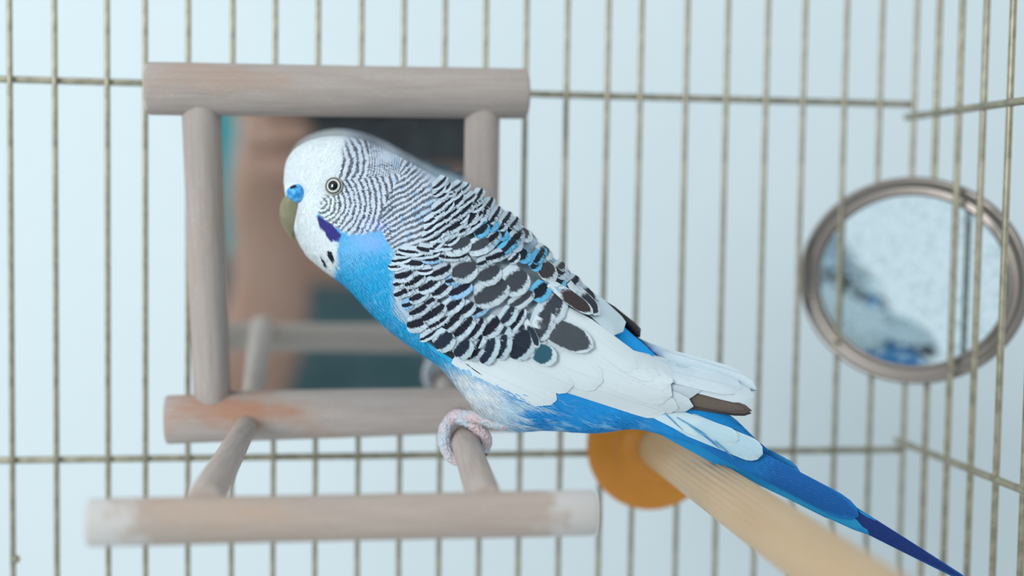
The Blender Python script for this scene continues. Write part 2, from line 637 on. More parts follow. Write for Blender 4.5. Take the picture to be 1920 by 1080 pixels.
def plumage(x, y):
    """linear rgb of the feather coat at side-view position x, y"""
    x, y = np.asarray(x, float), np.asarray(y, float)
    xw = x+(vnoise(x, y, 7)-.5)*5
    yw = y+(vnoise(y+77, x, 7)-.5)*5
    n1 = vnoise(x, y, 18)
    c = np.tile(BLUE, (len(x), 1))
    c = mixc(c, CYAN, ss(n1, .3, .8)*.8)
    c = mixc(c, L3(120, 196, 236), ss(vnoise(x+3*y, y*.4, 6), .62, .95)*.5)
    # lilac bloom below the cheek
    c = mixc(c, VIOLET, .7*np.exp(-(((x-692)/46)**2+((y-452)/26)**2)))
    c = mixc(c, L3(120, 192, 238), .7*np.exp(-(((x-655)/32)**2+((y-478)/28)**2)))
    # pale thigh and flank, deep blue vent
    d = (yw-690)-(xw-850)*.42
    thigh = ss(d, -14, 14)*ss(xw, 812, 868)*(1-ss(xw, 925, 1005))
    c = mixc(c, WHITE, thigh*(.8+.2*ss(vnoise(x*.6+y, y*.5-x*.3, 7), .25, .6)))
    vent = ss(xw-.35*(y-770), 930, 1005)
    c = mixc(c, DEEP, vent*.9)
    st = ss(vnoise((x*.9+y*.5)/4.5, (y*.9-x*.45), 5), .55, .8)
    c = mixc(c, L3(205, 228, 238), st*.75*ss(xw, 900, 960)*(1-ss(xw, 985, 1090))*ss(y, 690, 740))
    c = mixc(c, L3(160, 210, 235), st*.5*ss(y, 775, 806)*ss(x, 1000, 1040)*(1-ss(x, 1180, 1240)))
    # rump
    rump = ss(x-y*.55, 770, 800)*ss(x, 1100, 1150)*(1-ss(y, 690, 715))
    c = mixc(c, L3(10, 158, 236), rump)
    # base of the folded wing and the mantle, pale below the barred feathers
    wing = ss(x, 728, 748)*ss(x*.80-y*.6, 200, 262)*(1-rump)*(1-ss(x, 1110, 1150))
    wing = wing*(1-ss(y-np.interp(x, [735, 790, 870, 960, 1060, 1240], [590, 632, 682, 716, 737, 764]), -8, 2))
    c = mixc(c, L3(186, 202, 214), wing*.9)
    # barred head and neck
    sb = np.interp(x, [560, 596, 625, 655, 690, 715, 724, 742, 770, 800, 900], [396, 402, 425, 441, 437, 433, 450, 474, 492, 520, 560])
    barzone = ss(sb-y+(vnoise(x, y, 5)-.5)*9, -3, 5)
    face = np.interp(y, [250, 275, 300, 335, 352, 366, 380, 400, 430], [644, 641, 638, 626, 628, 606, 599, 594, 600])
    r1 = np.hypot(x-602, (y-381)*1.0)
    ph1 = r1/(8.0+r1*.012)
    ph2 = (x+.0085*(y-302)**2+np.maximum(x-706, 0)*np.clip((y-312)/90, -.2, .7))/(12.6-np.clip((x-690)/60, 0, 1)*1.6)
    gx = .585+np.clip((760-x)/60, 0, 1)*.28
    ph3 = ((x-700)*gx+(y-420)*.81)/(8.6+np.clip((x-760)/60, 0, 1)*2.8)
    seam1 = 338-(x-640)*.10+(vnoise(x, y, 9)-.5)*8          # crown above, cheek below
    seam2 = np.interp(y, [300, 330, 350, 380, 420, 450], [792, 758, 736, 722, 712, 700])+(vnoise(y, x, 9)-.5)*10
    wob = (vnoise(x, y, 12)-.5)*.38+(vnoise(x, y, 3.2)-.5)*.22
    ph = np.where(x > seam2, ph3, np.where(y < seam1, ph2, ph1))+wob
    duty = np.where(x > seam2, .30, np.where(y < seam1, .0, .0))
    band = np.sin(2*np.pi*ph)
    bl = ss(band, .05-duty, .38-duty)
    fade = ss(x-face, -3, 7)*barzone
    crownpatch = np.exp(-(((x-726)/20)**2+((y-291)/14)**4))+ss(x*.35-y+35, 22, 34)*ss(x, 690, 715)
    fade = fade*(1-np.clip(crownpatch, 0, 1))*(1-ss(272-y, 0, 16)*(1-ss(x, 640, 680)))
    lim = 1-ss(x*.80-y*.6-np.clip(430-y, 0, 80)*.35, 395, 430)
    headbase = mixc(np.tile(L3(206, 216, 230), (len(x), 1)), L3(224, 233, 238), ss(660-x, 0, 40))
    headbase = mixc(headbase, L3(150, 190, 226), ss(vnoise(x, y, 13), .62, .85)*.6*ss(x, 690, 760))
    hz = np.maximum(barzone*ss(x-face, -14, -6)*lim, 0)
    c = mixc(c, headbase, hz)
    c = mixc(c, BLACK, bl*fade*lim*(.94-.25*vnoise(x, y, 4)))
    c = mixc(c, L3(96, 128, 205), .6*bl*fade*np.exp(-(((x-705)/26)**2+((y-425)/14)**2)))
    # white mask, chin
    chin = np.interp(y, [250, 300, 335, 366, 400, 430, 455, 480, 500, 530], [644, 638, 626, 606, 596, 612, 632, 632, 634, 620])
    mask = ss(chin-x+(vnoise(x, y, 5)-.5)*8, -4, 4)*(1-ss(y, 512, 528))
    c = mixc(c, WHITE, mask)
    c = mixc(c, L3(196, 206, 206), .45*np.exp(-(((x-612)/15)**2+((y-352)/22)**2))*(.4+.6*vnoise(x, y, 3)))
    # violet cheek patch with ragged lower ends, throat spots
    tx, ty = x-596, y-404
    s = tx*.62+ty*.79
    q = -tx*.79+ty*.62
    rag = 8*(vnoise(x*1.0, y*.15, 4.2)-.5)
    pm = ss(s, -2, 3)*(1-ss(s, 58+rag, 64+rag))*ss(q+np.interp(s, [0, 30, 60], [2, 12, 14]), 0, 3)*(1-ss(q, np.interp(s, [0, 15, 40, 60], [3, 9, 9, 5])+rag*.8, np.interp(s, [0, 15, 40, 60], [6, 13, 13, 9])+rag*.8))
    c = mixc(c, PATCH, pm)
    for (sx, sy, ang, a_, b_) in ((620.5, 481, 68, 10.5, 5.0), (606, 492, 66, 11, 3.0)):
        ca, sa = math.cos(math.radians(ang)), math.sin(math.radians(ang))
        e = ((x-sx)*ca+(y-sy)*sa)**2/a_**2+(-(x-sx)*sa+(y-sy)*ca)**2/b_**2
        c = mixc(c, BLACK, 1-ss(e, .75, 1.15))
    return np.clip(c, 0, 1)


def side_xy(P):
    """side-view position of points of the coat; both sides of the bird alike"""
    Q = np.array(P, float)
    Q[..., 2] = -np.abs(Q[..., 2])
    w = loc2world(Q)-CAM
    d = w@FWD
    return 960+F*(w@RIGHT)/d, 540-F*(w@UP)/d


def feather_coat_mat():
    k = NT('feather_coat')
    a = k.n('ShaderNodeVertexColor', layer_name='Col')
    nz = k.noise(2600, 2)
    c = k.mix(k.math('MULTIPLY', nz, 0.12), a.outputs[0], k.mix(0.5, a.outputs[0], (0.5, 0.55, 0.6)))
    k.l(c, k.b.inputs['Base Color'])
    k.set(Roughness=0.8, Specular_IOR_Level=0.1, Sheen_Weight=0.0)
    k.bump(nz, 0.3, 0.0003)
    return k.mat


M_coat = feather_coat_mat()
foot_at = np.array(ARM0)*.66+np.array(ARM1)*.34
bird = empty('budgerigar', tuple(foot_at))
BB = np.array(foot_at)
tag(bird, 'blue and white budgerigar with black barred head and wings gripping the perch arm', 'bird')


def bmesh_loc(name, P, faces, mat, parent, cols=None, smooth=True):
    return link(name, mesh_np(name, loc2world(P)-BB, faces, smooth, cols), mat, parent)


def grid_faces(n, m, wrap=True):
    i, j = np.meshgrid(np.arange(n-1), np.arange(m if wrap else m-1), indexing='ij')
    j2 = (j+1) % m
    return np.stack([i*m+j, i*m+j2, (i+1)*m+j2, (i+1)*m+j], -1).reshape(-1, 4)


bx, by = side_xy(BODY.reshape(-1, 3))
body = bmesh_loc('body', BODY.reshape(-1, 3), grid_faces(NB, MB_), M_coat, bird, plumage(bx, by))

# ---- the loose ends of the body feathers: short tapering barbs lying back along the coat
def flow(x, y):
    a = np.stack([x-560, (y-375)*.9], -1)
    a /= np.linalg.norm(a, axis=-1, keepdims=True)+1e-6
    b = np.stack([np.full_like(x, .83), np.full_like(y, .56)], -1)
    k = ss(x+(y-400)*.4, 600, 760)[:, None]
    d = a*(1-k)+b*k
    th = (ss(x, 830, 880)*(1-ss(x, 1000, 1100))*ss(y, 680, 740))[:, None]
    d = d*(1-th*.6)+np.array([.88, .47])*th*.6
    return d/np.linalg.norm(d, axis=-1, keepdims=True)


def barbs(n, side):
    ring = rng.random(n)**.85*(NB-30)+6
    ang = rng.random(n)*MB_/2 + (0 if side < 0 else MB_/2)
    i, j = ring.astype(int), ang.astype(int) % MB_
    fi, fj = (ring-i)[:, None], (ang-np.floor(ang))[:, None]
    j2 = (j+1) % MB_
    P = (BODY[i, j]*(1-fj)+BODY[i, j2]*fj)*(1-fi)+(BODY[i+1, j]*(1-fj)+BODY[i+1, j2]*fj)*fi
    du = BODY[np.minimum(i+2, NB-1), j]-BODY[np.maximum(i-2, 0), j]
    dv = BODY[i, (j+2) % MB_]-BODY[i, (j-2) % MB_]
    N = np.cross(du, dv)
    N /= np.linalg.norm(N, axis=1, keepdims=True)+1e-9
    cen = BODY[i].mean(axis=1)
    N *= np.sign(np.sum(N*(P-cen), 1, keepdims=True))
    x, y = side_xy(P)
    # not under the folded wing, not on the bare face parts
    wing = (x*.80-y*.6 > 250+np.clip(470-y, 0, 140)*.75) & (y < np.interp(x, [735, 790, 870, 960, 1060, 1240], [602, 644, 696, 732, 752, 780])) & (x > 735)
    bare = (np.hypot(x-627, y-350) < 18) | ((x < 562) & (y > 346) & (y < 385)) | ((y >= 385) & (y < 432) & (x < 556))
    keep = ~(wing | bare)
    P, N, x, y = P[keep], N[keep], x[keep], y[keep]
    f2 = flow(x, y)
    D = np.concatenate([f2, np.zeros((len(x), 1))], 1)
    D -= N*np.sum(D*N, 1, keepdims=True)
    D /= np.linalg.norm(D, axis=1, keepdims=True)+1e-9
    T = np.cross(N, D)
    k = rng.random(len(x))
    head = 1-ss(x, 640, 780)
    loose = ss(x, 800, 870)*ss(y, 690, 730)
    neck = 1-ss(x-(y-420)*.5, 800, 860)*1.0
    ln = (7+7*k)*(1-.5*neck*(y < 470))*(1+1.0*loose*k)
    wd = (.85+.5*rng.random(len(x)))*(1+.1*loose)*(1-.35*neck*(y < 470))
    lift = ln*(.10+.12*rng.random(len(x)))*(1-.75*loose)*(1-.4*neck*(y < 470))
    jit = (rng.random(len(x))-.5)*(.5-.3*neck*(y < 470))
    D = D+T*jit[:, None]
    a = P+N*.15-T*wd[:, None]
    b = P+N*.15+T*wd[:, None]
    c = P+D*(ln*.6)[:, None]+N*(lift*.75)[:, None]+T*(wd*.75)[:, None]
    e = P+D*(ln*.6)[:, None]+N*(lift*.75)[:, None]-T*(wd*.75)[:, None]
    t = P+D*ln[:, None]+N*(lift*.8)[:, None]
    V = np.stack([a, b, c, t, e], 1).reshape(-1, 3)
    base = np.arange(len(x))*5
    tri = np.stack([np.stack([base, base+1, base+2], 1), np.stack([base, base+2, base+4], 1), np.stack([base+4, base+2, base+3], 1)], 1).reshape(-1, 3)
    col = plumage(x+f2[:, 0]*ln*.5, y+f2[:, 1]*ln*.5)
    col = np.clip(col*(.94+.16*rng.random((len(x), 1))), 0, 1)
    return V, tri, np.repeat(col, 5, axis=0)


V1, T1, C1 = barbs(52000, -1)
V2, T2, C2 = barbs(16000, 1)
pl = bmesh_loc('body_plumage', np.vstack([V1, V2]), np.vstack([T1, T2+len(V1)]), M_coat, bird, np.vstack([C1, C2]))
tag(pl, kind='stuff')


# ---- feathers of wing and tail
def feather_mat():
    k = NT('feather_vane')
    uv = k.n('ShaderNodeUVMap', uv_map='UVMap')
    sp = k.n('ShaderNodeSeparateXYZ')
    k.l(uv.outputs[0], sp.inputs[0])
    u = k.math('ABSOLUTE', k.math('SUBTRACT', k.math('MULTIPLY', sp.outputs[0], 2.0), 1.0))
    v = sp.outputs[1]                                     # distance from the tip, 0..1
    at_ = lambda nm: k.n('ShaderNodeAttribute', attribute_name=nm)
    pale, dark, prm = at_('pale').outputs['Color'], at_('dark').outputs['Color'], at_('prm')
    ps = k.n('ShaderNodeSeparateColor')
    k.l(prm.outputs['Color'], ps.inputs[0])
    rim, bar, side = ps.outputs[0], ps.outputs[1], ps.outputs[2]
    wobv = k.math('MULTIPLY', k.math('SUBTRACT', k.noise(1500, 2), 0.5), 0.20)
    u2 = k.math('MULTIPLY', u, u)
    rnd = k.math('SUBTRACT', 1.0, k.math('SQRT', k.math('SUBTRACT', 1.0, k.math('MULTIPLY', u2, 0.96))))
    e = k.math('ADD', k.math('SUBTRACT', v, k.math('MULTIPLY', rnd, 0.30)), wobv)
    m1 = k.step(e, k.math('SUBTRACT', rim, 0.035), k.math('ADD', rim, 0.035))
    top = k.math('ADD', rim, k.math('MULTIPLY', bar, k.math('SUBTRACT', 1.08, k.math('MULTIPLY', u2, 0.5))))
    m2 = k.math('SUBTRACT', 1.0, k.step(e, k.math('SUBTRACT', top, 0.05), k.math('ADD', top, 0.07)))
    m3 = k.math('SUBTRACT', 1.0, k.step(k.math('ADD', u, wobv), k.math('SUBTRACT', side, 0.08), k.math('ADD', side, 0.05)))
    mask = k.math('MULTIPLY', k.math('MULTIPLY', m1, m2), m3)
    c = k.mix(mask, pale, dark)
    # barbs slanting from the shaft, and the shaft itself
    ph = k.math('ADD', k.math('MULTIPLY', v, 150.0), k.math('MULTIPLY', u, 34.0))
    brb = k.math('MULTIPLY', k.step(k.math('SINE', ph), 0.2, 1.0), k.math('MULTIPLY', k.noise(900, 2), 0.18))
    c = k.mix(brb, c, k.mix(0.5, c, (0.62, 0.72, 0.8)))
    sh = k.math('SUBTRACT', 1.0, k.step(u, 0.02, 0.06))
    c = k.mix(k.math('MULTIPLY', sh, 0.14), c, k.mix(0.5, c, (0.1, 0.1, 0.12)))
    k.l(c, k.b.inputs['Base Color'])
    k.set(Roughness=0.65, Specular_IOR_Level=0.12)
    k.bump(k.math('SINE', ph), 0.12, 0.0002)
    return k.mat


M_feather = feather_mat()
PROF = {'covert': lambda t: (0.62+0.38*min(1, t*2.2))*(math.sqrt(max(0, 1-((t-.62)/.38)**2)) if t > .62 else 1),
        'blade': lambda t: (0.55+0.45*min(1, t*3.0))*(math.sqrt(max(0, 1-((t-.86)/.14)**2)) if t > .86 else 1),
        'point': lambda t: (0.7+0.3*min(1, t*4))*(max(0, 1-((t-.25)/.75)**1.5)*.8+.2 if t > .25 else 1)*(1 if t < .985 else .45)}


def feather(name, base, tip, width, parent, pale, dark, rim, bar, side=.85, shape='covert', lift=(1.0, 7.0), bend=0.0, nu=5, nv=8, mirror=False, arch=.05, wfun=None):
    """vane from base to tip (photo positions of the near side); width in the same units"""
    base, tip = np.array(base, float), np.array(tip, float)
    d = tip-base
    L = np.linalg.norm(d)
    d /= L
    nrm = np.array([-d[1], d[0]])
    ts = 1-(1-np.linspace(0, 1, nv))**1.35
    us = np.linspace(-1, 1, nu)
    X, Y, LF, uvs = [], [], [], []
    for t in ts:
        w = width/2*max(PROF[shape](t), .04)
        for u in us:
            p = base+d*L*t+nrm*(u*w+bend*L*t*t)
            X.append(p[0]); Y.append(p[1])
            LF.append(lift[0]+(lift[1]-lift[0])*t+arch*width*(1-u*u))
            uvs.append((u*.5+.5, 1-t))
    P = place(np.array(X), np.array(Y), np.array(LF)) if wfun is None else wfun(np.array(X), np.array(Y), np.array(LF))
    if mirror: P[:, 2] *= -1
    fc = grid_faces(nv, nu, False)
    if mirror: fc = fc[:, ::-1]
    me = mesh_np(name, loc2world(P)-BB, fc)
    uvl = me.uv_layers.new(name='UVMap')
    vi = np.zeros(len(me.loops), dtype=np.int32)
    me.loops.foreach_get('vertex_index', vi)
    uvl.data.foreach_set('uv', np.array(uvs, dtype=np.float32)[vi].ravel())
    for nm, val in (('pale', pale), ('dark', dark), ('prm', (rim, bar, side))):
        a = me.color_attributes.new(nm, 'FLOAT_COLOR', 'POINT')
        a.data.foreach_set('color', np.tile(np.array([*val, 1], dtype=np.float32), len(P)))
    return link(name, me, M_feather, parent)


# barred feathers: centre and size of each dark bar, read as (x, y, across, along, heading in degrees, tone)
def fr(ox, oy, sc, rows):
    return [(ox+x/sc, oy+y/sc, w/sc, h/sc, a, t) for x, y, w, h, a, t in rows]


K = 8.306
SPOTS = fr(730, 430, K, [(560, 320, 200, 60, 100, 'k'), (310, 350, 260, 45, 95, 'k'), (330, 520, 300, 85, 98, 'k'), (660, 470, 230, 55, 85, 'b'), (990, 430, 320, 60, 88, 'k'), (1050, 240, 330, 170, 75, 'g'), (220, 720, 200, 95, 75, 'k'), (560, 650, 170, 40, 85, 'k'), (800, 660, 270, 95, 65, 'k'), (1160, 640, 300, 220, 68, 'g'), (390, 800, 260, 90, 62, 'k'), (620, 870, 270, 95, 60, 'k'), (990, 790, 170, 65, 68, 'b'), (820, 930, 270, 95, 52, 'k'), (1100, 940, 290, 110, 63, 'b'), (270, 950, 160, 80, 65, 'k'), (150, 850, 120, 55, 70, 'k'), (170, 1000, 140, 70, 65, 'k'), (460, 1040, 240, 85, 62, 'k')])
SPOTS += fr(730, 550, K, [(290, 180, 130, 65, 72, 'b'), (640, 120, 160, 65, 60, 'k'), (480, 250, 280, 85, 60, 'k'), (690, 310, 320, 110, 55, 'k'), (990, 180, 280, 110, 52, 'k'), (1190, 250, 230, 100, 55, 'k'), (430, 470, 240, 120, 72, 'k'), (740, 470, 320, 55, 60, 'k'), (980, 440, 300, 100, 46, 'k'), (1150, 540, 330, 110, 45, 'k'), (620, 660, 230, 45, 58, 'k'), (850, 740, 250, 180, 48, 's'), (1140, 860, 240, 160, 40, 's'), (1270, 670, 210, 45, 52, 'k'), (1290, 970, 130, 70, 45, 'k')])
SPOTS += fr(870, 560, K, [(250, 160, 250, 85, 55, 'b'), (190, 480, 310, 85, 36, 'k'), (430, 440, 300, 140, 45, 'k'), (690, 260, 240, 110, 35, 's'), (830, 340, 310, 75, 34, 'k'), (200, 800, 270, 95, 30, 'k'), (380, 800, 350, 150, 24, 's'), (590, 750, 300, 130, 20, 's'), (880, 720, 360, 290, 30, 's'), (1240, 870, 230, 260, 28, 't')])
SPOTS += fr(870, 440, K, [(390, 610, 280, 180, 62, 'g'), (430, 910, 440, 230, 58, 'g'), (800, 740, 330, 260, 52, 'g'), (880, 1030, 360, 90, 55, 'g'), (1190, 880, 240, 150, 45, 'c'), (270, 150, 340, 130, 65, 'g'), (520, 330, 330, 75, 70, 'k'), (430, 60, 220, 80, 55, 'k'), (340, 420, 220, 55, 65, 'k'), (640, 230, 160, 75, 50, 'c'), (780, 140, 140, 130, 45, 'k'), (900, 310, 150, 150, 40, 'c'), (790, 370, 140, 60, 45, 'k'), (1110, 470, 120, 90, 40, 'c'), (1180, 330, 210, 80, 32, 'c'), (830, 30, 120, 110, 45, 'k'), (1290, 560, 190, 240, 52, 'n')])
SPOTS += fr(820, 340, K, [(230, 170, 100, 50, 50, 'k'), (330, 300, 180, 65, 42, 'k'), (480, 380, 140, 90, 40, 'k'), (530, 560, 150, 100, 45, 'k'), (680, 530, 130, 90, 40, 'k'), (740, 480, 130, 50, 32, 'k'), (830, 660, 150, 110, 40, 'c'), (690, 760, 190, 90, 50, 'c'), (1000, 820, 130, 90, 40, 'c'), (860, 900, 220, 90, 50, 'c'), (870, 580, 130, 55, 35, 'k'), (1030, 680, 150, 65, 37, 'k'), (920, 500, 170, 50, 36, 'k'), (1080, 580, 170, 60, 38, 'k'), (1240, 860, 180, 90, 38, 'k'), (1160, 950, 180, 90, 40, 'c'), (270, 700, 310, 80, 62, 'k'), (390, 760, 200, 60, 60, 'k'), (90, 830, 240, 90, 65, 'k'), (640, 230, 190, 60, 34, 'k'), (800, 370, 190, 60, 36, 'k'), (1200, 650, 150, 50, 40, 'k'), (150, 100, 120, 45, 48, 'k'), (100, 210, 130, 45, 50, 'k')])
SPOTS += fr(950, 390, K, [(270, 400, 120, 150, 45, 'n'), (170, 460, 160, 80, 38, 'k'), (590, 680, 110, 150, 46, 'n'), (830, 980, 130, 150, 46, 'k'), (130, 250, 100, 90, 46, 'k'), (860, 900, 80, 90, 46, 'n')])
SPOTS += fr(990, 520, 6.35, [(500, 120, 130, 120, 45, 'k'), (350, 50, 110, 110, 52, 'c'), (560, 40, 80, 70, 45, 'k'), (700, 250, 140, 210, 52, 'k'), (290, 390, 330, 180, 30, 'g'), (180, 540, 330, 150, 20, 'g')])
TONE = {'k': (L3(14, 17, 32), L3(190, 205, 216)), 'b': (L3(14, 18, 36), L3(146, 190, 224)), 'g': (L3(58, 62, 70), L3(196, 210, 218)), 's': (L3(28, 38, 54), L3(190, 210, 219)),
        't': (L3(44, 92, 108), L3(210, 226, 230)), 'c': (L3(18, 24, 40), L3(100, 182, 222)), 'n': (L3(62, 56, 58), L3(206, 218, 222))}

WL = loft(WG, 60, 64, 2.6)
M_wing = plain('wing_down', lin(196, 208, 216), .85, 0, .15)


def wing_shell(sgn):
    # the arm of the wing under its feathers, shrunk a little inside them
    P = WL[9:52, :33].copy()
    ctr = (P[:, :1]+P[:, -1:])/2
    P = ctr+(P-ctr)*np.array([.86, .86, .95])
    P[..., 2] = np.minimum(P[..., 2], 0)
    Q = P.copy(); Q[..., 2] *= .93
    A = np.concatenate([P, Q[:, ::-1]], 1)
    A[..., 2] *= -sgn
    return bmesh_loc('wing', A.reshape(-1, 3), grid_faces(*A.shape[:2]), M_wing, bird)


near_wing, far_wing = wing_shell(-1), wing_shell(1)

# long flight feathers first (lowest), pale with faint shafts
PW, PG = L3(220, 229, 233), L3(208, 220, 227)
BR = L3(92, 82, 76)
# base, tip, width, pale, dark, rim, bar, side, lift
FL = [((1100, 726), (1409, 775), 20, BR, L3(44, 40, 40), .0, .0, .9, (-14, -16)),
      ((1060, 700), (1410, 770), 24, L3(108, 96, 88), L3(44, 40, 40), .0, .0, .9, (-11, -10)),
      ((1080, 655), (1414, 744), 42, PG, PW, 0, 0, .9, (-9, -6)),
      ((1070, 650), (1392, 728), 42, PG, PW, 0, 0, .9, (-8, -4)),
      ((1000, 690), (1300, 762), 38, PG, PW, 0, 0, .9, (-6, -2)),
      ((980, 672), (1272, 766), 40, PW, PG, 0, 0, .9, (-4, 0)),
      ((960, 680), (1248, 773), 44, PW, PG, 0, 0, .9, (-3, 2)),
      ((880, 686), (1044, 750), 38, PW, PG, 0, 0, .9, (-3, 4)),
      ((850, 672), (1030, 752), 40, PW, PG, 0, 0, .9, (-2, 4)),
      ((1000, 640), (1260, 742), 60, PW, PG, 0, 0, .9, (0, 5)),
      ((1010, 622), (1262, 716), 58, PW, PG, 0, 0, .9, (1, 7)),
      ((1020, 605), (1236, 704), 46, PW, PG, 0, 0, .9, (2, 9)),
      ((1045, 578), (1196, 690), 44, PW, PG, 0, 0, .9, (3, 10)),
      ((930, 640), (1130, 716), 56, PW, PG, 0, 0, .9, (1, 6)),
      ((900, 650), (1075, 724), 50, PW, PG, 0, 0, .9, (0, 6))]
for b, t, w, p, dk, rm_, br, sd, lf in FL:
    lf = (lf[0]*.5, lf[1]*.5) if p is PW else lf
    feather('flight_feather', b, t, w, near_wing, p, dk, rm_, br, sd, 'blade', lf, nv=12, arch=.02)
for b, t, w, p, dk, rm_, br, sd, lf in FL[2:]:
    # the other wing lies across the rump, its tip a little higher and further back
    o_ = np.array((8, -22))
    feather('flight_feather', np.array(b)+o_, np.array(t)+o_*(.6 if t[0] > 1300 else 1.0), w, far_wing, p, dk, rm_, br, sd, 'blade', lf, nv=12, mirror=True)
# narrow dark primary edge below the coverts
feather('flight_feather', (800, 634), (905, 704), 14, near_wing, L3(52, 84, 98), L3(30, 40, 48), .0, .9, .9, 'point', (-2, 0), nv=10)
# dark long tertials with pale edges
for b, t, w, dk, bar, lf in [((1000, 600), (1112, 652), 50, L3(72, 76, 82), .80, (2, 12)), ((1030, 530), (1112, 588), 26, L3(62, 52, 50), .62, (4, 14)), ((985, 600), (1010, 652), 16, L3(34, 44, 58), .7, (3, 10)), ((1066, 530), (1124, 590), 26, L3(40, 42, 52), .5, (2, 12))]:
    feather('tertial_feather', b, t, w, near_wing, L3(212, 224, 230), dk, .05, bar, .96, 'covert', lf, nv=10)
feather('tertial_feather', (1110, 560), (1200, 632), 30, far_wing, L3(92, 84, 84), L3(60, 54, 54), .0, .9, .9, 'blade', (0, 2), mirror=True)
feather('tertial_feather', (1085, 545), (1168, 622), 40, near_wing, L3(206, 222, 230), PW, 0, 0, .9, 'blade', (-4, 2))

def inside(pt, poly):
    c = False
    for (x1, y1), (x2, y2) in zip(poly, poly[1:]+poly[:1]):
        if (y1 > pt[1]) != (y2 > pt[1]) and pt[0] < (x2-x1)*(pt[1]-y1)/(y2-y1)+x1: c = not c
    return c


# rows of small barred feathers on the mantle and over the bend of the wing
have = [(s[0], s[1]) for s in SPOTS]
for poly, head_, sw, sh_, w_, h_ in (([(822, 338), (872, 356), (905, 384), (905, 410), (880, 440), (850, 452), (815, 460), (800, 440), (815, 395)], 54, 18, 11, 22, 5.2),
                                     ([(738, 486), (770, 470), (850, 452), (880, 462), (800, 480), (760, 500), (742, 520)], 80, 20, 10.5, 24, 5.0)):
    hd = np.array([math.cos(math.radians(head_)), math.sin(math.radians(head_))])
    sd2 = np.array([-hd[1], hd[0]])
    cen_ = np.mean(np.array(poly), 0)
    for a_ in range(-12, 13):
        for b_ in range(-12, 13):
            p_ = cen_+hd*(a_*sh_+random.uniform(-1.5, 1.5))+sd2*((b_+.5*(a_ % 2))*sw+random.uniform(-2, 2))
            if inside(p_, poly) and min(math.hypot(p_[0]-q[0], p_[1]-q[1]) for q in have) > 9:
                SPOTS.append((p_[0], p_[1], w_*random.uniform(.85, 1.15), h_*random.uniform(.8, 1.25), head_+random.uniform(-7, 7), 'k'))
SPOTS.sort(key=lambda s: -(s[0]*.8+s[1]*.6))
for i, (x, y, w, h, a, tone) in enumerate(SPOTS):
    dk, pl_ = TONE[tone]
    j = .9+.2*random.random()
    d = np.array([math.cos(math.radians(a)), math.sin(math.radians(a))])
    rimpx = max(5.5, min(11.0, h*.75))*(1.0 if tone != 'g' else 1.1)
    root = max(9.0, h*.55)
    tip = np.array((x, y))+d*(h/2+rimpx)
    base = np.array((x, y))-d*(h/2+root)
    L = h+rimpx+root
    up_ = {'t': 6.0, 's': 2.5}.get(tone, 0.0)
    sd_ = 1.05 if tone in 'kbsg' else .95
    feather('covert_feather', base, tip, w*1.28+4, near_wing, np.clip(pl_*j, 0, 1), dk*j, rimpx/L, h/L, sd_, 'covert', (.5+up_, 4.2+min(3, w*.05)+up_), nv=8, arch=.03)
    if w*h > 260 and x > 860:
        feather('covert_feather', base, tip, w*1.16+3, far_wing, np.clip(pl_*j, 0, 1), dk*j, rimpx/L, h/L, .90, 'covert', (.5, 6.5), nv=6, mirror=True)

# loose barb ends along the rims of the barred feathers
def rim_barbs():
    A, B, C_ = [], [], []
    for (x, y, w, h, a, tone) in SPOTS:
        dk, pl_ = TONE[tone]
        d = np.array([math.cos(math.radians(a)), math.sin(math.radians(a))])
        n_ = np.array([-d[1], d[0]])
        if h < 6: continue
        rimpx = max(5.5, min(11.0, h*.75))
        for _ in range(int(8+w*.55)):
            u = random.uniform(-.62, .62)
            k = random.random()
            if k < .55:      # pale ends over the next feather
                o_ = h/2+rimpx*random.uniform(.35, .9)-abs(u)*rimpx*.8
                c = pl_*random.uniform(.85, 1.15)
            else:            # dark ends into the pale rim
                o_ = h/2-abs(u)*4-random.uniform(0, 4)
                c = dk
            p0 = np.array((x, y))+n_*u*w*1.1+d*o_
            ln = random.uniform(3, 6.5)
            dd = d+n_*random.uniform(-.25, .25)
            A.append(p0); B.append(p0+dd*ln); C_.append(np.clip(c, 0, 1))
    A, B, C_ = np.array(A), np.array(B), np.array(C_)
    D = B-A
    N = np.stack([-D[:, 1], D[:, 0]], 1)/np.linalg.norm(D, axis=1, keepdims=True)
    wd = .38
    pts = [A-N*wd, A+N*wd, A+D*.6+N*wd*.8, B, A+D*.6-N*wd*.8]
    lf = [7.0, 7.0, 9.0, 9.5, 9.0]
    P = np.stack([place(q[:, 0], q[:, 1], l_) for q, l_ in zip(pts, lf)], 1).reshape(-1, 3)
    b = np.arange(len(A))*5
    tri = np.stack([np.stack([b, b+1, b+2], 1), np.stack([b, b+2, b+4], 1), np.stack([b+4, b+2, b+3], 1)], 1).reshape(-1, 3)
    o = bmesh_loc('loose_barbs', P, tri, M_coat, near_wing, np.repeat(C_, 5, axis=0))
    tag(o, kind='stuff')


rim_barbs()

# tail: long tapering feathers from the rump
def tail_w(off, slope=0.0):
    def fn(X, Y, LF):
        return to_loc(X, Y, off+slope*(X-1250)-LF)
    return fn


